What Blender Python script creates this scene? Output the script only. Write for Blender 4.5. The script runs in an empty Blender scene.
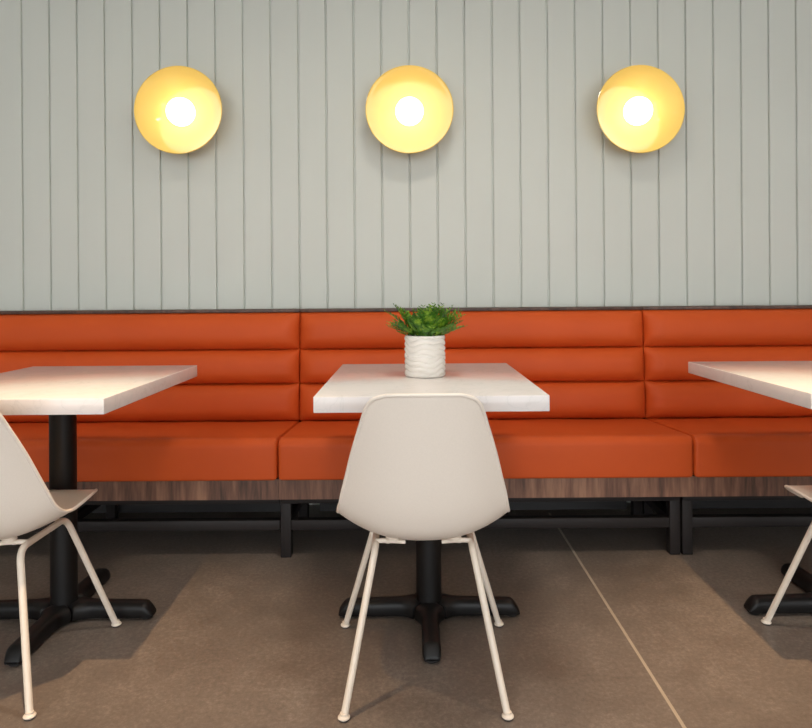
import bpy, bmesh, math, random
from mathutils import Vector, Matrix
random.seed(7)
C = bpy.context.scene.collection
PI = math.pi

# ---------------------------------------------------------------- helpers
def link_mesh(name, bm, mat, parent=None, sharp=35, smooth=True):
    bmesh.ops.recalc_face_normals(bm, faces=bm.faces)
    me = bpy.data.meshes.new(name)
    bm.to_mesh(me); bm.free()
    if smooth:
        for p in me.polygons: p.use_smooth = True
        me.set_sharp_from_angle(angle=math.radians(sharp))
    me.materials.append(mat)
    o = bpy.data.objects.new(name, me)
    C.objects.link(o)
    if parent: o.parent = parent
    return o

def thing(name, label, cat, loc=(0, 0, 0), rz=0.0, group=None):
    o = bpy.data.objects.new(name, None)
    o.empty_display_size = 0.1
    C.objects.link(o)
    o.location = loc; o.rotation_euler = (0, 0, rz)
    o['label'] = label; o['category'] = cat
    if group: o['group'] = group
    return o

def struct(o, label=None):
    o['kind'] = 'structure'
    if label: o['label'] = label
    return o

def dup(root, loc, rz, label):
    r = root.copy(); C.objects.link(r)
    r.location = loc; r.rotation_euler = (0, 0, rz); r['label'] = label
    def kids(src, dst):
        for ch in [o for o in list(C.objects) if o.parent == src]:
            c = ch.copy(); C.objects.link(c); c.parent = dst
            kids(ch, c)
    kids(root, r)
    return r

def add_box(bm, x0, x1, y0, y1, z0, z1, bev=0.0, seg=2):
    r = bmesh.ops.create_cube(bm, size=1.0)
    vs = r['verts']
    for v in vs:
        v.co = Vector((x0 + (v.co.x + .5) * (x1 - x0), y0 + (v.co.y + .5) * (y1 - y0), z0 + (v.co.z + .5) * (z1 - z0)))
    if bev > 0:
        es = list({e for v in vs for e in v.link_edges})
        bmesh.ops.bevel(bm, geom=es, offset=bev, segments=seg, profile=.5, affect='EDGES')

def box(*a, **k):
    bm = bmesh.new(); add_box(bm, *a, **k); return bm

def add_tube(bm, pts, rad, n=14, caps=True):
    """sweep a round section along pts (list of Vector); rad = number or list"""
    pts = [Vector(p) for p in pts]
    m = len(pts)
    if not isinstance(rad, (list, tuple)): rad = [rad] * m
    tang = []
    for i in range(m):
        a = pts[max(i - 1, 0)]; b = pts[min(i + 1, m - 1)]
        tang.append((b - a).normalized())
    ref = Vector((0, 0, 1)) if abs(tang[0].z) < .9 else Vector((0, 1, 0))
    nrm = (ref - tang[0] * ref.dot(tang[0])).normalized()
    rings = []
    for i in range(m):
        t = tang[i]
        nrm = (nrm - t * nrm.dot(t)).normalized()
        b = t.cross(nrm)
        rings.append([bm.verts.new(pts[i] + (nrm * math.cos(2 * PI * k / n) + b * math.sin(2 * PI * k / n)) * rad[i]) for k in range(n)])
    for i in range(m - 1):
        for k in range(n):
            bm.faces.new((rings[i][k], rings[i][(k + 1) % n], rings[i + 1][(k + 1) % n], rings[i + 1][k]))
    if caps:
        bm.faces.new(rings[0][::-1]); bm.faces.new(rings[-1])

def add_lathe(bm, prof, n=48, cx=0, cy=0, fn=None, close=True):
    """prof: list of (r, z); spun about z"""
    rings = []
    for (r, z) in prof:
        if r < 1e-6:
            rings.append([bm.verts.new((cx, cy, z))])
        else:
            row = []
            for k in range(n):
                a = 2 * PI * k / n
                rr, zz = (r, z) if fn is None else fn(r, z, a)
                row.append(bm.verts.new((cx + rr * math.cos(a), cy + rr * math.sin(a), zz)))
            rings.append(row)
    for i in range(len(rings) - 1):
        A, B = rings[i], rings[i + 1]
        for k in range(n):
            k2 = (k + 1) % n
            if len(A) == 1 and len(B) == 1: continue
            if len(A) == 1: bm.faces.new((A[0], B[k], B[k2]))
            elif len(B) == 1: bm.faces.new((A[k], A[k2], B[0]))
            else: bm.faces.new((A[k], A[k2], B[k2], B[k]))
    if close:
        if len(rings[0]) > 1: bm.faces.new(rings[0][::-1])
        if len(rings[-1]) > 1: bm.faces.new(rings[-1])

def bend_path(pts, r, n=6):
    """round the inner corners of a polyline"""
    pts = [Vector(p) for p in pts]
    out = [pts[0]]
    for i in range(1, len(pts) - 1):
        p = pts[i]; a = (pts[i - 1] - p).normalized(); b = (pts[i + 1] - p).normalized()
        A = p + a * r; B = p + b * r
        for k in range(n + 1):
            t = k / n
            out.append(A * (1 - t) ** 2 + p * 2 * t * (1 - t) + B * t * t)
    out.append(pts[-1])
    return out

def catmull(P, t):
    n = len(P) - 1
    x = min(max(t * n, 0), n - 1e-9); i = int(x); f = x - i
    p0 = P[max(i - 1, 0)]; p1 = P[i]; p2 = P[i + 1]; p3 = P[min(i + 2, n)]
    return tuple(.5 * (2 * b + (c - a) * f + (2 * a - 5 * b + 4 * c - d) * f * f + (3 * b - a - 3 * c + d) * f ** 3)
                 for a, b, c, d in zip(p0, p1, p2, p3))

# ---------------------------------------------------------------- materials
def new_mat(name):
    m = bpy.data.materials.new(name); m.use_nodes = True
    nt = m.node_tree
    return m, nt, nt.nodes['Principled BSDF']

def N(nt, t, **kw):
    n = nt.nodes.new(t)
    for k, v in kw.items():
        if k in n.inputs.keys(): n.inputs[k].default_value = v
        else: setattr(n, k, v)
    return n

def srgb(r, g, b):
    f = lambda c: (c / 255 / 12.92) if c / 255 <= .04045 else ((c / 255 + .055) / 1.055) ** 2.4
    return (f(r), f(g), f(b), 1)

def ramp(nt, fac, stops):
    r = nt.nodes.new('ShaderNodeValToRGB')
    el = r.color_ramp.elements
    while len(el) < len(stops): el.new(.5)
    for e, (p, c) in zip(el, stops): e.position = p; e.color = c
    nt.links.new(fac, r.inputs['Fac'])
    return r

def coords(nt, scale=(1, 1, 1), loc=(0, 0, 0), world=False):
    mp = nt.nodes.new('ShaderNodeMapping')
    mp.inputs['Scale'].default_value = scale
    mp.inputs['Location'].default_value = loc
    if world:
        g = nt.nodes.new('ShaderNodeNewGeometry'); nt.links.new(g.outputs['Position'], mp.inputs['Vector'])
    else:
        g = nt.nodes.new('ShaderNodeTexCoord'); nt.links.new(g.outputs['Object'], mp.inputs['Vector'])
    return mp.outputs['Vector']

def bump(nt, bs, height, strength, dist):
    b = N(nt, 'ShaderNodeBump'); b.inputs['Strength'].default_value = strength; b.inputs['Distance'].default_value = dist
    nt.links.new(height, b.inputs['Height']); nt.links.new(b.outputs['Normal'], bs.inputs['Normal'])

def simple(name, col, rough=.5, metal=0., spec=.5, nscale=None, nstr=.05, ndist=.001, var=.06):
    m, nt, bs = new_mat(name)
    bs.inputs['Roughness'].default_value = rough; bs.inputs['Metallic'].default_value = metal
    bs.inputs['Specular IOR Level'].default_value = spec
    no = N(nt, 'ShaderNodeTexNoise'); no.inputs['Scale'].default_value = nscale or 9; no.inputs['Detail'].default_value = 4
    nt.links.new(coords(nt), no.inputs['Vector'])
    lo = tuple(c * (1 - var) for c in col[:3]) + (1,); hi = tuple(min(1, c * (1 + var)) for c in col[:3]) + (1,)
    r = ramp(nt, no.outputs['Fac'], [(.3, lo), (.7, hi)])
    nt.links.new(r.outputs['Color'], bs.inputs['Base Color'])
    if nstr: bump(nt, bs, no.outputs['Fac'], nstr, ndist)
    return m

# leather: fine grain, faint creases
def leather():
    m, nt, bs = new_mat('orange_leather')
    v = coords(nt, world=True)
    n1 = N(nt, 'ShaderNodeTexNoise'); n1.inputs['Scale'].default_value = 3.0; n1.inputs['Detail'].default_value = 3
    n2 = N(nt, 'ShaderNodeTexVoronoi'); n2.inputs['Scale'].default_value = 620
    n3 = N(nt, 'ShaderNodeTexNoise'); n3.inputs['Scale'].default_value = 14; n3.inputs['Detail'].default_value = 3
    for n in (n1, n2, n3): nt.links.new(v, n.inputs['Vector'])
    r = ramp(nt, n1.outputs['Fac'], [(.3, srgb(197, 80, 30)), (.7, srgb(206, 86, 34))])
    nt.links.new(r.outputs['Color'], bs.inputs['Base Color'])
    bs.inputs['Roughness'].default_value = .5
    bs.inputs['Specular IOR Level'].default_value = .24
    mx = N(nt, 'ShaderNodeMath', operation='MULTIPLY_ADD')
    nt.links.new(n3.outputs['Fac'], mx.inputs[0]); mx.inputs[1].default_value = 3.0
    nt.links.new(n2.outputs['Distance'], mx.inputs[2])
    bump(nt, bs, mx.outputs['Value'], .22, .0016)
    return m

def wood(name, c0, c1, c2):
    m, nt, bs = new_mat(name)
    v = coords(nt, scale=(9, 9, .9), world=True)
    d = N(nt, 'ShaderNodeTexNoise'); d.inputs['Scale'].default_value = 1.4; d.inputs['Detail'].default_value = 3; d.inputs['Distortion'].default_value = .8
    nt.links.new(v, d.inputs['Vector'])
    w = N(nt, 'ShaderNodeTexNoise'); w.inputs['Scale'].default_value = 7; w.inputs['Detail'].default_value = 8; w.inputs['Roughness'].default_value = .65
    nt.links.new(v, w.inputs['Vector'])
    mx = N(nt, 'ShaderNodeMath', operation='MULTIPLY_ADD'); mx.inputs[1].default_value = .55
    hf = N(nt, 'ShaderNodeMath', operation='MULTIPLY'); hf.inputs[1].default_value = .45
    nt.links.new(w.outputs['Fac'], hf.inputs[0])
    nt.links.new(d.outputs['Fac'], mx.inputs[0]); nt.links.new(hf.outputs['Value'], mx.inputs[2])
    r = ramp(nt, mx.outputs['Value'], [(.36, c0), (.5, c1), (.64, c2)])
    nt.links.new(r.outputs['Color'], bs.inputs['Base Color'])
    bs.inputs['Roughness'].default_value = .5
    bump(nt, bs, w.outputs['Fac'], .08, .001)
    return m

def quartz():
    m, nt, bs = new_mat('white_quartz')
    v = coords(nt)
    n = N(nt, 'ShaderNodeTexNoise'); n.inputs['Scale'].default_value = 5; n.inputs['Detail'].default_value = 7; n.inputs['Distortion'].default_value = 2.0
    nt.links.new(v, n.inputs['Vector'])
    s = N(nt, 'ShaderNodeMath', operation='SUBTRACT'); s.inputs[1].default_value = .5
    a = N(nt, 'ShaderNodeMath', operation='ABSOLUTE')
    nt.links.new(n.outputs['Fac'], s.inputs[0]); nt.links.new(s.outputs[0], a.inputs[0])
    r = ramp(nt, a.outputs[0], [(0, srgb(222, 216, 213)), (.010, srgb(229, 223, 220)), (.08, srgb(232, 225, 222))])
    nt.links.new(r.outputs['Color'], bs.inputs['Base Color'])
    bs.inputs['Roughness'].default_value = .15
    return m

def concrete():
    m, nt, bs = new_mat('polished_concrete')
    v = coords(nt, world=True)
    a = N(nt, 'ShaderNodeTexNoise'); a.inputs['Scale'].default_value = 1.1; a.inputs['Detail'].default_value = 6; a.inputs['Roughness'].default_value = .6
    b = N(nt, 'ShaderNodeTexNoise'); b.inputs['Scale'].default_value = 75; b.inputs['Detail'].default_value = 8; b.inputs['Roughness'].default_value = .85
    k = N(nt, 'ShaderNodeTexNoise'); k.inputs['Scale'].default_value = 12; k.inputs['Detail'].default_value = 5; k.inputs['Distortion'].default_value = .6
    for n in (a, b, k): nt.links.new(v, n.inputs['Vector'])
    def mad(x, y, f):
        q = N(nt, 'ShaderNodeMath', operation='MULTIPLY_ADD'); q.inputs[1].default_value = f
        nt.links.new(x, q.inputs[0])
        if y is not None: nt.links.new(y, q.inputs[2])
        else: q.inputs[2].default_value = 0
        return q.outputs[0]
    s = mad(a.outputs['Fac'], None, .34); s = mad(b.outputs['Fac'], s, .52); s = mad(k.outputs['Fac'], s, .14)
    r = ramp(nt, s, [(.34, srgb(84, 75, 68)), (.5, srgb(114, 103, 94)), (.64, srgb(150, 137, 127))])
    # sparse pale flecks
    f = N(nt, 'ShaderNodeTexVoronoi'); f.inputs['Scale'].default_value = 55; nt.links.new(v, f.inputs['Vector'])
    fr = ramp(nt, f.outputs['Distance'], [(.05, (1, 1, 1, 1)), (.09, (0, 0, 0, 1))])
    pick = N(nt, 'ShaderNodeSeparateColor'); nt.links.new(f.outputs['Color'], pick.inputs[0])
    gt = N(nt, 'ShaderNodeMath', operation='GREATER_THAN'); gt.inputs[1].default_value = .88; nt.links.new(pick.outputs[0], gt.inputs[0])
    ml = N(nt, 'ShaderNodeMath', operation='MULTIPLY'); nt.links.new(gt.outputs[0], ml.inputs[0]); nt.links.new(fr.outputs['Color'], ml.inputs[1])
    ml2 = N(nt, 'ShaderNodeMath', operation='MULTIPLY'); nt.links.new(ml.outputs[0], ml2.inputs[0]); ml2.inputs[1].default_value = .45
    mix = N(nt, 'ShaderNodeMix', data_type='RGBA')
    nt.links.new(ml2.outputs[0], mix.inputs[0]); nt.links.new(r.outputs['Color'], mix.inputs[6]); mix.inputs[7].default_value = srgb(180, 165, 148)
    nt.links.new(mix.outputs[2], bs.inputs['Base Color'])
    rr = ramp(nt, k.outputs['Fac'], [(.3, (.36,) * 3 + (1,)), (.7, (.5,) * 3 + (1,))])
    nt.links.new(rr.outputs['Color'], bs.inputs['Roughness'])
    bs.inputs['Specular IOR Level'].default_value = .35
    bump(nt, bs, k.outputs['Fac'], .06, .001)
    return m

def amber_glass():
    m, nt, bs = new_mat('amber_glass')
    no = N(nt, 'ShaderNodeTexNoise'); no.inputs['Scale'].default_value = 6
    nt.links.new(coords(nt), no.inputs['Vector'])
    r = ramp(nt, no.outputs['Fac'], [(.3, (1.0, .735, .20, 1)), (.7, (1.0, .755, .22, 1))])
    nt.links.new(r.outputs['Color'], bs.inputs['Base Color'])
    bs.inputs['Roughness'].default_value = .08
    bs.inputs['Specular IOR Level'].default_value = .6
    tr = N(nt, 'ShaderNodeBsdfTranslucent'); tr.inputs['Color'].default_value = (1, .72, .25, 1)
    mx = N(nt, 'ShaderNodeMixShader'); mx.inputs[0].default_value = .12
    out = nt.nodes['Material Output']
    nt.links.new(bs.outputs[0], mx.inputs[1]); nt.links.new(tr.outputs[0], mx.inputs[2]); nt.links.new(mx.outputs[0], out.inputs['Surface'])
    return m

def emitter(name, col, st):
    m, nt, bs = new_mat(name)
    bs.inputs['Emission Color'].default_value = col; bs.inputs['Emission Strength'].default_value = st
    bs.inputs['Base Color'].default_value = (.9, .9, .9, 1); bs.inputs['Roughness'].default_value = .3
    return m

def leaf_mat():
    m, nt, bs = new_mat('fern_green')
    no = N(nt, 'ShaderNodeTexNoise'); no.inputs['Scale'].default_value = 38; no.inputs['Detail'].default_value = 2
    nt.links.new(coords(nt), no.inputs['Vector'])
    r = ramp(nt, no.outputs['Fac'], [(.3, srgb(30, 66, 24)), (.5, srgb(70, 122, 30)), (.66, srgb(150, 180, 52))])
    nt.links.new(r.outputs['Color'], bs.inputs['Base Color'])
    bs.inputs['Roughness'].default_value = .45
    tr = N(nt, 'ShaderNodeBsdfTranslucent'); tr.inputs['Color'].default_value = srgb(110, 160, 40)
    mx = N(nt, 'ShaderNodeMixShader'); mx.inputs[0].default_value = .2
    nt.links.new(bs.outputs[0], mx.inputs[1]); nt.links.new(tr.outputs[0], mx.inputs[2])
    nt.links.new(mx.outputs[0], nt.nodes['Material Output'].inputs['Surface'])
    return m

M_leather = leather()
M_wood = wood('walnut_laminate', srgb(58, 38, 29), srgb(114, 78, 60), srgb(154, 112, 87))
M_cap = wood('dark_walnut', srgb(52, 35, 29), srgb(80, 56, 46), srgb(100, 74, 62))
M_black = simple('black_powder_coat', srgb(36, 33, 33), rough=.42, nscale=300, nstr=.1, ndist=.0004)
M_iron = simple('black_cast_iron', srgb(17, 15, 15), rough=.46, spec=.35, nscale=220, nstr=.25, ndist=.0006)
M_frame = simple('dark_steel', srgb(36, 31, 30), rough=.55, spec=.3, nscale=120, nstr=.05, ndist=.0004)
M_quartz = quartz()
M_shell = simple('white_plastic', srgb(237, 226, 214), rough=.42, nscale=260, nstr=.05, ndist=.0003, var=.015)
M_leg = simple('cream_painted_steel', srgb(232, 219, 203), rough=.35, nscale=60, nstr=.02, ndist=.0003, var=.02)
M_rubber = simple('grey_glide', srgb(70, 62, 58), rough=.7)
M_wall = simple('sage_paint', srgb(204, 208, 201), rough=.5, spec=.35, nscale=2.2, nstr=.0, var=.015)
M_white = simple('ceiling_white', srgb(205, 202, 196), rough=.8, nscale=3)
M_floor = concrete()
M_strip = simple('brass_strip', srgb(172, 159, 142), rough=.42, metal=.1, nscale=30)
M_amber = amber_glass()
M_bulb = emitter('bulb_glow', (1, .89, .78, 1), 3.5)
M_down = emitter('downlight_glow', (1, .82, .58, 1), 8)
M_pot = simple('white_ceramic', srgb(240, 234, 226), rough=.22, nscale=20, nstr=.02, var=.012)
M_soil = simple('dark_soil', srgb(48, 36, 26), rough=.9, nscale=90, nstr=.8, ndist=.004, var=.4)
M_leaf = leaf_mat()
M_fix = simple('white_trim_ring', srgb(225, 222, 216), rough=.5)

# ---------------------------------------------------------------- setting
WALL = 3.14; CEIL = 2.85
XL, XR, YF = -3.6, 3.9, -4.2
bm = bmesh.new(); add_box(bm, XL, XR, YF, WALL + .12, -.1, 0)
struct(link_mesh('floor', bm, M_floor, smooth=False))
bm = bmesh.new(); add_box(bm, XL, XR, YF, WALL + .12, CEIL, CEIL + .1)
struct(link_mesh('ceiling', bm, M_white, smooth=False))
# wall of vertical boards with V grooves between them, one extruded profile
bm = bmesh.new()
pitch = .12923; x_ref = -1.802; g = .0042
prof = [(XL, WALL)]
k = math.ceil((XL - x_ref) / pitch) + 0
x = x_ref + k * pitch
while x < XR - .02:
    if x > XL + .02:
        prof += [(x - g - .0025, WALL), (x - g, WALL + .002), (x - g * .55, WALL + .011), (x + g * .55, WALL + .011), (x + g, WALL + .002), (x + g + .0025, WALL)]
    x += pitch
prof += [(XR, WALL), (XR, WALL + .1), (XL, WALL + .1)]
lo = [bm.verts.new((a, b, 0)) for a, b in prof]; hi = [bm.verts.new((a, b, CEIL)) for a, b in prof]
n = len(prof)
for i in range(n): bm.faces.new((lo[i], lo[(i + 1) % n], hi[(i + 1) % n], hi[i]))
bm.faces.new(lo[::-1]); bm.faces.new(hi)
struct(link_mesh('wall_back', bm, M_wall, smooth=False))
struct(link_mesh('wall_left', box(XL - .1, XL, YF, WALL + .1, 0, CEIL), M_white, smooth=False))
struct(link_mesh('wall_right', box(XR, XR + .1, YF, WALL + .1, 0, CEIL), M_white, smooth=False))
# thin metal divider set in the concrete
struct(link_mesh('trim_1', box(.6145, .6235, YF, 3.0, -.004, .0012, bev=.0004, seg=1), M_strip))

# ---------------------------------------------------------------- banquette
SEAT_F = 2.472
def rounded_poly(pts, rads, n=7):
    out = []
    m = len(pts)
    for i in range(m):
        p = Vector(pts[i]); a = (Vector(pts[i - 1]) - p).normalized(); b = (Vector(pts[(i + 1) % m]) - p).normalized()
        r = rads[i]
        ang = a.angle(b); d = r / math.tan(ang / 2)
        A = p + a * d; B = p + b * d
        c = p + (a + b).normalized() * (r / math.sin(ang / 2))
        a0 = math.atan2((A - c).y, (A - c).x); a1 = math.atan2((B - c).y, (B - c).x)
        da = (a1 - a0 + PI) % (2 * PI) - PI
        for k in range(n + 1):
            t = a0 + da * k / n
            out.append((c.x + r * math.cos(t), c.y + r * math.sin(t)))
    return out

def loft_x(bm, prof, x0, x1, r=.02, nend=6, nmid=24, mod=None):
    """closed (y,z) profile run along x, its ends rounded over by r"""
    m = len(prof)
    area = sum(prof[i][0] * prof[(i + 1) % m][1] - prof[(i + 1) % m][0] * prof[i][1] for i in range(m))
    sg = 1 if area > 0 else -1
    nor = []
    for i in range(m):
        a = Vector(prof[i - 1]); b = Vector(prof[(i + 1) % m]); t = (b - a).normalized()
        nor.append(Vector((t.y, -t.x)) * sg)
    st = []
    for k in range(nend + 1):
        a = PI / 2 * k / nend
        st.append((x0 + r * (1 - math.cos(PI / 2 - a)) if False else x0 + r * (1 - math.cos(a)), r * (1 - math.sin(a))))
    mid = [(x0 + r + (x1 - x0 - 2 * r) * k / nmid, 0) for k in range(1, nmid)]
    en = [(x0 + x1 - a, b) for a, b in st[::-1]]
    rings = []
    for (x, ins) in st + mid + en:
        row = []
        for i in range(m):
            y, z = prof[i]; y -= nor[i].x * ins; z -= nor[i].y * ins
            if mod: y, z = mod(x, y, z)
            row.append(bm.verts.new((x, y, z)))
        rings.append(row)
    for a, b in zip(rings, rings[1:]):
        for i in range(m): bm.faces.new((a[i], a[(i + 1) % m], b[(i + 1) % m], b[i]))
    bm.faces.new(rings[0][::-1]); bm.faces.new(rings[-1])

def seat_cushion(w):
    bm = bmesh.new()
    F = SEAT_F
    pr = rounded_poly([(F, .3015), (F - .002, .455), (3.02, .420), (3.02, .302)], [.008, .032, .01, .008], 8)
    # extra points along the long top run for a soft crown
    def mod(x, y, z):
        if z > .42:
            t = min(max((y - F) / .55, 0), 1)
            z += .006 * math.sin(PI * t) * math.sin(PI * min(max(x / w, 0), 1)) ** .3
            z += .0012 * math.sin(17 * x + 9 * y) * math.sin(23 * y + 3)
        return y, z
    top = []
    out = []
    for i, p in enumerate(pr):
        q = pr[(i + 1) % len(pr)]
        out.append(p)
        L = math.dist(p, q)
        if L > .1:
            k = int(L / .03)
            out += [(p[0] + (q[0] - p[0]) * j / k, p[1] + (q[1] - p[1]) * j / k) for j in range(1, k)]
    loft_x(bm, out, .0015, w - .0015, r=.016, mod=mod)
    return bm

def seat_piping(x):
    """welt sewn round the front end edge of the seat"""
    bm = bmesh.new()
    F = SEAT_F
    pts = bend_path([(x, F + .006, .306), (x, F + .004, .4505), (x, F + .47, .422)], .03, 8)
    add_tube(bm, pts, .0036, 8)
    return bm

ZS = [.402, .424, .588, .739, .9035]       # stitch lines of the back
def back_cushion(w, seed):
    bm = bmesh.new()
    rnd = random.Random(seed)
    e = .085
    xs = [0.0015 + e * (1 - math.cos(PI / 2 * k / 14)) for k in range(15)]
    xs = xs + [e + (w - 2 * e) * k / 40 for k in range(1, 40)] + [w - x for x in xs[::-1]]
    rows = []
    base = lambda z: 2.985 + (z - .43) / (.897 - .43) * .035    # slight rake
    zs = []
    for c in range(1, 4):
        z0, z1 = ZS[c], ZS[c + 1]
        for k in range(15):
            s = .5 - .5 * math.cos(PI * k / 15)
            zs.append((z0 + (z1 - z0) * s, s, c))
    zs.append((ZS[4], 1, 3))
    ph = [rnd.uniform(0, 6) for _ in range(12)]
    def front(x, z, s, c):
        d = min(x, w - x)
        f = 1 if d > e else math.sqrt(max(0, 1 - (1 - d / e) ** 2))
        b = max(0, 1 - abs(2 * s - 1) ** 2.6) ** .55
        D = .056
        y = base(z) - D * b * f
        # creases that fan from the seam ends
        y += .0022 * b * math.exp(-d / .07) * math.sin(40 * (s - .5) * (1 + .4 * math.sin(ph[c])) + ph[c + 3])
        y -= .0035 * (1 if d > .01 else d / .01) * 0
        return y
    for (z, s, c) in zs:
        rows.append([bm.verts.new((x, front(x, z, s, c), z)) for x in xs])
    for a, b in zip(rows, rows[1:]):
        for i in range(len(xs) - 1): bm.faces.new((a[i], a[i + 1], b[i + 1], b[i]))
    # back, sides, top and bottom close the pad
    yb = 3.085
    tb = [bm.verts.new((x, yb, ZS[4])) for x in xs]; bb = [bm.verts.new((x, yb, ZS[1])) for x in xs]
    for i in range(len(xs) - 1):
        bm.faces.new((rows[-1][i], rows[-1][i + 1], tb[i + 1], tb[i]))
        bm.faces.new((bb[i], bb[i + 1], rows[0][i + 1], rows[0][i]))
        bm.faces.new((tb[i], tb[i + 1], bb[i + 1], bb[i]))
    bm.faces.new([r[0] for r in rows] + [tb[0], bb[0]])
    bm.faces.new([r[-1] for r in rows] + [tb[-1], bb[-1]])
    return bm

def frame_bar(x0, x1, y0, y1, z0, z1): return box(x0, x1, y0, y1, z0, z1, bev=.003, seg=2)

def banquette(x0, w, label, seed, legs):
    t = thing('banquette_bench', label, 'bench', (x0, 0, 0), 0, 'orange banquette benches along the wall')
    link_mesh('seat_cushion', seat_cushion(w), M_leather, t, 50)
    for px in (.0085, w - .0085): link_mesh('piping', seat_piping(px), M_leather, t)
    link_mesh('back_cushion', back_cushion(w, seed), M_leather, t, 60)
    b = box(0, w, 2.494, 2.512, .2255, .301)
    link_mesh('front_panel', b, M_wood, t)
    link_mesh('seat_base', box(.004, w - .004, 2.5135, 3.08, .236, .2975), M_black, t)
    link_mesh('back_panel', box(.001, w - .001, 3.0865, 3.136, .236, .896), M_cap, t)
    link_mesh('top_cap', box(.0006, w - .0006, 3.006, 3.137, .904, .917, bev=.002, seg=2), M_cap, t)
    rx = max(legs[1] + .039, w - .04)
    if legs[1] < 1: rx = w
    link_mesh('top_rail', frame_bar(legs[0], rx, 2.5135, 2.555, .2035, .2355), M_frame, t)
    link_mesh('stretcher', frame_bar(legs[0] + .002, rx - .002, 2.524, 2.562, .100, .138), M_frame, t)
    for lx in legs:
        link_mesh('leg', frame_bar(lx, lx + .039, 2.517, 2.556, 0, .2345), M_frame, t)
        link_mesh('leg', frame_bar(lx, lx + .039, 2.93, 2.969, 0, .2345), M_frame, t)
        link_mesh('side_rail', frame_bar(lx + .005, lx + .034, 2.555, 2.931, .106, .137), M_frame, t)
    link_mesh('rear_panel', box(.085, w - .085, 2.985, 3.005, .02, .2355), M_black, t)
    return t
S0, S1 = -.489, 1.045
banquette(S0 - 1.53, 1.529, 'orange leather banquette bench behind the table at the left edge', 1, (.02, .69))
banquette(S0, S1 - S0, 'orange leather banquette bench in the middle, behind the table with the potted fern', 2, (.0015, 1.460))
banquette(S1 + .001, 1.529, 'orange leather banquette bench behind the table at the right edge', 3, (-.028, 1.486))

# ---------------------------------------------------------------- tables
TH = .733
def table_base():
    bm = bmesh.new()
    R = .276
    def sect(r):
        w = .0255
        q = .075
        if r < .0255 + q:
            d = max(0, .0255 + q - r)
            w = .0255 + q - math.sqrt(max(0, q * q - min(d, q) ** 2))
        w = min(w, max(r, .004))
        h = .056 - .007 * min(1, r / R)
        if r > R - .028:
            u = (r - (R - .028)) / .028
            w *= math.sqrt(max(.0, 1 - .42 * u ** 2.4)); h -= .030 * u ** 1.7
        return w, h
    rs = [0.002, .012, .026, .034, .042, .05, .058, .068, .08, .095, .11, .14, .17, .2, .22, .240, .248, .2525, .257, .2615, .266, .270, .2735, .276]
    for q in range(4):
        ca, sa = math.cos(q * PI / 2), math.sin(q * PI / 2)
        rings = []
        for r in rs:
            w, h = sect(r); b = .009
            pts = [(-w * .92, b), (-w, b + .006), (-w, h * .62), (-w * .93, h * .83), (-w * .68, h * .96), (-w * .3, h), (w * .3, h), (w * .68, h * .96), (w * .93, h * .83), (w, h * .62), (w, b + .006), (w * .92, b)]
            rings.append([bm.verts.new((r * ca - y * sa, r * sa + y * ca, z)) for y, z in pts])
        for a, b in zip(rings, rings[1:]):
            for i in range(len(a)): bm.faces.new((a[i], a[(i + 1) % len(a)], b[(i + 1) % len(a)], b[i]))
        bm.faces.new(rings[0][::-1]); bm.faces.new(rings[-1])
    return bm

def make_table(label):
    t = thing('cafe_table', label, 'table', (0, 0, 0), 0, 'white square cafe tables')
    bm = box(-.2975, .2975, -.376, .3705, TH - .041, TH, bev=.0022, seg=3)
    link_mesh('tabletop', bm, M_quartz, t)
    bm = bmesh.new()
    add_box(bm, -.11, .11, -.11, .11, TH - .047, TH - .0413, bev=.001, seg=1)
    add_lathe(bm, [(.05, TH - .072), (.055, TH - .068), (.062, TH - .0475)], 32)
    link_mesh('mounting_plate', bm, M_black, t)
    bm = bmesh.new()
    add_lathe(bm, [(.0385, .04), (.0385, .06), (.0385, TH - .070)], 48)
    link_mesh('column', bm, M_iron, t)
    b = link_mesh('base', table_base(), M_iron, t, 42)
    for q in range(4):
        bm = bmesh.new(); x, y = .254 * math.cos(q * PI / 2), .254 * math.sin(q * PI / 2)
        add_lathe(bm, [(.015, 0), (.018, .003), (.018, .007), (.008, .0078), (.008, .012)], 20, x, y)
        link_mesh('glide', bm, M_black, b)
    return t
TY = 2.066
tbl = make_table('white quartz square table with the potted fern on top, on a black cross base')
tbl.location = (.0545, TY, 0)
dup(tbl, (-1.067, TY, 0), 0, 'bare white quartz table cut off by the left edge, on a black cross base')
dup(tbl, (1.307, TY, 0), 0, 'bare white quartz table cut off by the right edge, on a black cross base')

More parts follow.
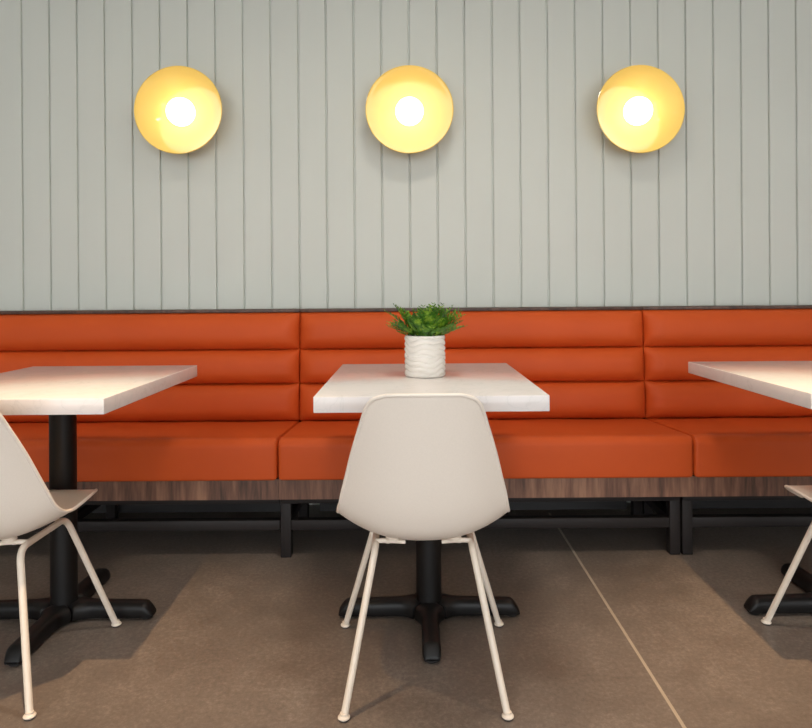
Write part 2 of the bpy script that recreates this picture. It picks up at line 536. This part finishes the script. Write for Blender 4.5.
# ---------------------------------------------------------------- chairs
SPINE = [(.224, .376), (.216, .397), (.192, .410), (.14, .408), (.07, .393), (-.01, .378), (-.075, .3735), (-.125, .379), (-.170, .408), (-.198, .455), (-.218, .52), (-.235, .60), (-.250, .675), (-.259, .720), (-.264, .744), (-.267, .759), (-.268, .7665)]
RIM = [(.112, .219, .374), (.150, .209, .394), (.178, .186, .411), (.201, .13, .426), (.2155, .06, .4335), (.2205, -.01, .4335), (.2195, -.055, .433), (.2155, -.095, .441), (.208, -.128, .468), (.200, -.147, .505), (.187, -.168, .555), (.170, -.196, .62), (.1465, -.232, .695), (.137, -.247, .724), (.128, -.256, .744), (.112, -.263, .758), (.086, -.267, .7655)]
def shell_bm():
    bm = bmesh.new()
    NV, NU = 60, 32
    rows = []
    for j in range(NV + 1):
        v = j / NV
        sy, sz = catmull(SPINE, v); hw, ry, rz = catmull(RIM, v)
        row = []
        for i in range(NU + 1):
            u = -1 + 2 * i / NU
            uu = math.sin(u * PI / 2) * .35 + u * .65
            w = abs(uu) ** 2.3
            y = sy + (ry - sy) * w; z = sz + (rz - sz) * w
            row.append(bm.verts.new((hw * uu, y, z if z < .45 else .45 + (z - .45) * .981)))
        rows.append(row)
    for a, b in zip(rows, rows[1:]):
        for i in range(NU): bm.faces.new((a[i], a[i + 1], b[i + 1], b[i]))
    bmesh.ops.recalc_face_normals(bm, faces=bm.faces)
    # thicken: offset towards the sitter's side, closed rim
    bm.normal_update()
    mid = rows[10][NU // 2]
    sgn = 1 if mid.normal.z > 0 else -1
    T = .0055
    inner = {v: bm.verts.new(v.co + v.normal * sgn * T) for row in rows for v in row}
    for a, b in zip(rows, rows[1:]):
        for i in range(NU): bm.faces.new((inner[a[i]], inner[b[i]], inner[b[i + 1]], inner[a[i + 1]]))
    loop = rows[0] + [r[-1] for r in rows[1:]] + rows[-1][-2::-1] + [r[0] for r in rows[-2:0:-1]]
    for i, v in enumerate(loop):
        w = loop[(i + 1) % len(loop)]
        bm.faces.new((v, w, inner[w], inner[v]))
    # softly rolled outer lip
    c = [Vector((0, 0, 0))]
    pts = [v.co.copy() + v.normal * sgn * T * .4 for v in loop]
    pts.append(pts[0]); add_tube(bm, pts, .0048, 10, caps=False)
    return bm

def make_chair(label):
    t = thing('shell_chair', label, 'chair', (0, 0, 0), 0, 'white shell chairs at the tables')
    link_mesh('seat_shell', shell_bm(), M_shell, t, 60)
    r = .0088
    for s in (-1, 1):
        rear_foot = Vector((s * .191, -.224, .004)); rear_top = Vector((s * .120, -.125, .362))
        front_top = Vector((s * .126, .112, .358)); front_foot = Vector((s * .228, .208, .004))
        full_r = bend_path([rear_foot, rear_top, rear_top.lerp(front_top, .35)], .035, 8)
        full_f = bend_path([front_foot, front_top, front_top.lerp(rear_top, .35)], .035, 8)
        for path, foot, top in ((full_r, rear_foot, rear_top), (full_f, front_foot, front_top)):
            bm = bmesh.new(); add_tube(bm, path, r, 16)
            l = link_mesh('leg', bm, M_leg, t)
            bm = bmesh.new()
            add_lathe(bm, [(.0125, .0035), (.0142, .005), (.0143, .007), (.0125, .0095), (.0095, .011), (.0091, .016)], 24, foot.x, foot.y)
            g = link_mesh('foot_glide', bm, M_leg, l)
            bm = bmesh.new(); add_lathe(bm, [(.0115, 0), (.0125, .001), (.0125, .0037)], 24, foot.x, foot.y)
            link_mesh('glide_pad', bm, M_rubber, l)
        bm = bmesh.new(); add_tube(bm, [rear_top.lerp(front_top, .33), rear_top.lerp(front_top, .67)], r, 16)
        link_mesh('side_rail', bm, M_leg, t)
    for y in (-.092, .078):
        for q in (-1, 1):
            bm = bmesh.new()
            add_tube(bm, bend_path([(q * .121, y, .3665), (q * .095, y, .368), (q * .046, y, .3635)], .012, 5), [.0062] * 4 + [.0075] * 2 + [.006, .005], 12)
            link_mesh('seat_bracket', bm, M_leg, t)
            bm = bmesh.new()
            add_lathe(bm, [(.012, .369), (.017, .370), (.018, .3765), (.012, .383)], 20, q * .078, y)
            link_mesh('shock_mount', bm, M_leg, t)
    return t
CY = 1.79
ch = make_chair('white plastic shell chair seen from behind, in front of the fern table')
ch.location = (.032, CY, 0)
dup(ch, (-1.101, CY + .004, 0), .05, 'white plastic shell chair cut off by the left edge of the photo')
dup(ch, (1.283, CY, 0), 0, 'white plastic shell chair cut off by the right edge of the photo')

# ---------------------------------------------------------------- potted fern
pl = thing('potted_fern', 'small green fern in a white rippled ceramic pot on the middle table', 'plant', (.048, 2.085, TH))
bm = bmesh.new()
PH = .127
def ripple(r, z, a):
    if r < .058: return r, z
    n = 7.5
    zz = z / PH * n + .28 * math.sin(3 * a + 2.1 * math.floor(z / PH * 2)) + .22 * math.sin(5 * a + 1.1)
    e = min(1, z / .006, (PH - z) / .006) if 0 < z < PH else 0
    return r +   .0046 * e * (abs(math.sin(PI * zz)) ** .6 - .5), z
outer = [(0, 0), (.054, 0), (.0585, .001)] + [(.0612, .003 + (PH - .005) * k / 110) for k in range(111)] + [(.0605, PH), (.0575, PH), (.056, PH - .003), (.055, PH - .02), (.054, .02), (0, .018)]
add_lathe(bm, outer, 96, fn=ripple)
link_mesh('pot', bm, M_pot, pl, 50)
bm = bmesh.new(); add_lathe(bm, [(0, PH - .03), (.052, PH - .03), (.0545, PH - .016), (.03, PH - .009), (0, PH - .007)], 32)
link_mesh('soil', bm, M_soil, pl)

def frond(bm, az, lean, L, base_r, curl):
    """arching stem with paired toothed leaflets"""
    rnd = random
    ns = 11
    p = Vector((base_r * math.cos(az), base_r * math.sin(az), PH - .014))
    out = Vector((math.cos(az), math.sin(az), 0)); side = Vector((-math.sin(az), math.cos(az), 0))
    pts = []; ang = lean
    for i in range(ns + 1):
        pts.append(p.copy())
        p = p + (out * math.sin(ang) + Vector((0, 0, 1)) * math.cos(ang)) * (L / ns)
        ang += curl / ns
    add_tube(bm, pts, [.0009 * (1 - .7 * i / ns) for i in range(ns + 1)], 5)
    roll = rnd.uniform(-.35, .35)
    for i in range(2, ns + 1):
        t = i / ns
        l = L * .29 * (1.05 - t) ** .6 * (0.45 + .9 * min(t * 2, 1)) * rnd.uniform(.8, 1.15)
        d = (pts[i] - pts[i - 1]).normalized(); up = side.cross(d).normalized()
        for s in (-1, 1):
            sd = (side * s * math.cos(roll) + up * math.sin(roll) * s).normalized()
            axis = (sd * .86 + d * .55 + up * rnd.uniform(-.25, .15)).normalized()
            wv = axis.cross(up).normalized()
            droop = -up * l * .22
            # outline with three lobes per edge
            w0 = l * .19
            mid = [pts[i], pts[i] + axis * l * .3, pts[i] + axis * l * .6 + droop * .4, pts[i] + axis * l + droop]
            e1 = [(.10, .5), (.26, 1.25), (.36, .65), (.52, 1.15), (.62, .5), (.78, .85), (.86, .35)]
            def at(f):
                return pts[i] + axis * l * f + droop * f * f
            tip = bm.verts.new(at(1.0)); root = bm.verts.new(at(0))
            spine = [bm.verts.new(at(f) - up * .0006) for f, _ in e1]
            for sg in (-1, 1):
                ed = [bm.verts.new(at(f + .06) + wv * sg * w0 * k + up * w0 * .25 * k) for f, k in e1]
                seq = list(zip(spine, ed))
                bm.faces.new((root, spine[0], ed[0]))
                for (a, b), (c, e) in zip(seq, seq[1:]): bm.faces.new((a, c, e, b))
                bm.faces.new((spine[-1], tip, ed[-1]))
bm = bmesh.new()
for k in range(14):
    frond(bm, k * 2.399 + random.uniform(-.2, .2), random.uniform(.75, 1.05), random.uniform(.095, .122), random.uniform(.02, .042), random.uniform(.1, .5))
for k in range(12):
    frond(bm, k * 2.399 + 1.1, random.uniform(.45, .75), random.uniform(.105, .135), random.uniform(.008, .034), random.uniform(.1, .5))
for k in range(8):
    frond(bm, k * 2.399 + .4, random.uniform(.08, .4), random.uniform(.10, .125), random.uniform(.0, .02), random.uniform(.1, .5))
for az, ln, L in ((.2, .72, .130), (3.0, .74, .136), (-.3, .9, .115), (3.5, .93, .118), (.5, .55, .13), (2.6, .57, .135), (-1.0, .7, .10), (-2.1, .7, .10)):
    frond(bm, az, ln, L, .02, .28)
link_mesh('foliage', bm, M_leaf, pl, 60)

# ---------------------------------------------------------------- wall lamps
def make_lamp(label):
    t = thing('wall_lamp', label, 'lamp', (0, WALL, 1.812), 0, 'amber dish wall lamps')
    rot = Matrix.Rotation(PI / 2, 4, 'X')          # lathe axis +z -> towards the room (-y)
    def lath(prof, n=72):
        bm = bmesh.new(); add_lathe(bm, prof, n)
        bmesh.ops.transform(bm, matrix=rot, verts=bm.verts)
        return bm
    link_mesh('mounting_plate', lath([(.06, 0), (.062, .002), (.062, .014), (.058, .018)]), M_fix, t)
    link_mesh('stem', lath([(.018, .0182), (.018, .0255)]), M_fix, t)
    R = .193; y0 = .026; D = .100
    inn = [(R * q, y0 + .006 + D * (q ** 2.1)) for q in [0, .1, .2, .3, .4, .5, .6, .68, .76, .82, .88, .93, .97, 1.0]]
    outp = [(r + (.004 if i else 0) * (r / R), z - .006) for i, (r, z) in enumerate(inn)]
    prof = inn[:-1] + [(R - .001, inn[-1][1]), (R + .0015, inn[-1][1] + .0022), (R + .0045, inn[-1][1] + .001)] + outp[:0:-1] + [(0, y0)]
    link_mesh('dish', lath(prof, 96), M_amber, t, 50)
    c = .071; rb = .0715
    c = y0 + .006 + .044
    bm = bmesh.new(); bmesh.ops.create_uvsphere(bm, u_segments=48, v_segments=24, radius=.0635)
    bmesh.ops.translate(bm, verts=bm.verts, vec=(0, -(y0 + .0075 + .0635), 0))
    link_mesh('globe_bulb', bm, M_bulb, t)
    return t
lp = make_lamp('amber dish wall lamp with a glowing globe, leftmost above the left table')
lp.location = (-1.028, WALL, 1.814)
dup(lp, (.008, WALL, 1.809), 0, 'amber dish wall lamp with a glowing globe, straight above the potted fern')
dup(lp, (1.043, WALL, 1.803), 0, 'amber dish wall lamp with a glowing globe, right one of the three in view')

# ---------------------------------------------------------------- ceiling downlights and daylight
def downlight(x, y, energy, col, size=75, blend=.6, rad=.03, label='', aim=None, lr=.051):
    t = thing('recessed_downlight', label, 'ceiling light', (x, y, CEIL), 0, 'recessed ceiling downlights')
    bm = bmesh.new(); add_lathe(bm, [(lr + .001, -.006), (lr + .017, -.006), (lr + .021, 0), (lr + .001, 0)], 40, close=False)
    link_mesh('trim_ring', bm, M_fix, t)
    bm = bmesh.new(); add_lathe(bm, [(0, -.001), (lr, -.001), (lr, 0), (0, 0)], 32)
    link_mesh('lens', bm, M_down, t)
    L = bpy.data.lights.new('downlight_beam', 'SPOT')
    L.energy = energy; L.color = col; L.spot_size = math.radians(size); L.spot_blend = blend; L.shadow_soft_size = rad
    o = bpy.data.objects.new('downlight_beam', L); C.objects.link(o); o.parent = t; o.location = (0, 0, -.03)
    if aim: o.rotation_euler = (Vector((aim[0], aim[1], 0)) - Vector((x, y, CEIL - .03))).to_track_quat('-Z', 'Y').to_euler()
    return t
WARM = (1, .66, .36)
NEUT = (1, .91, .80)
downlight(-.78, 1.26, 215, WARM, 54, .8, .018, aim=(-1.08, 1.3), label='recessed ceiling downlight above the left table')
downlight(1.04, 1.34, 240, WARM, 54, .8, .018, aim=(1.36, 1.38), label='recessed ceiling downlight above the right table')
downlight(.15, .2, 40, NEUT, 100, .9, .22, lr=.17, label='recessed ceiling downlight nearest the camera')
downlight(-1.75, 1.6, 24, NEUT, 160, 1, .17, lr=.17, label='wide ceiling downlight out of frame to the left, added for soft top light')  # unseen fixture, added to light wall and backrests from above
downlight(.16, 1.6, 84, NEUT, 160, 1, .17, lr=.17, label='unseen wide ceiling downlight above the middle table, added for soft top light')  # added for more top light; lens widened to soften its shadows
downlight(2.0, 1.6, 10, NEUT, 160, 1, .17, lr=.17, label='wide ceiling downlight out of frame to the right, added for soft top light')  # another added, unseen light, kept dim so this side falls off

W = bpy.data.worlds.new('World'); bpy.context.scene.world = W; W.use_nodes = True
bg = W.node_tree.nodes['Background']; bg.inputs['Color'].default_value = (.93, .97, 1, 1); bg.inputs['Strength'].default_value = 3.75

# ---------------------------------------------------------------- camera
cam = bpy.data.cameras.new('camera'); co = bpy.data.objects.new('camera', cam); C.objects.link(co)
co.location = (0, 0, 1.0)
co.rotation_euler = (Matrix.Rotation(PI / 2, 3, 'X') @ Matrix.Rotation(-.0072, 3, 'Z')).to_euler()
cam.sensor_fit = 'HORIZONTAL'; cam.sensor_width = 36; cam.lens = 36 * 672 / 812
cam.shift_x = -3 / 812; cam.shift_y = -74 / 812
sc = bpy.context.scene
sc.camera = co
vs = sc.view_settings
vs.view_transform = 'Standard'; vs.look = 'None'; vs.exposure = 0.0; vs.gamma = 1; vs.use_curve_mapping = False
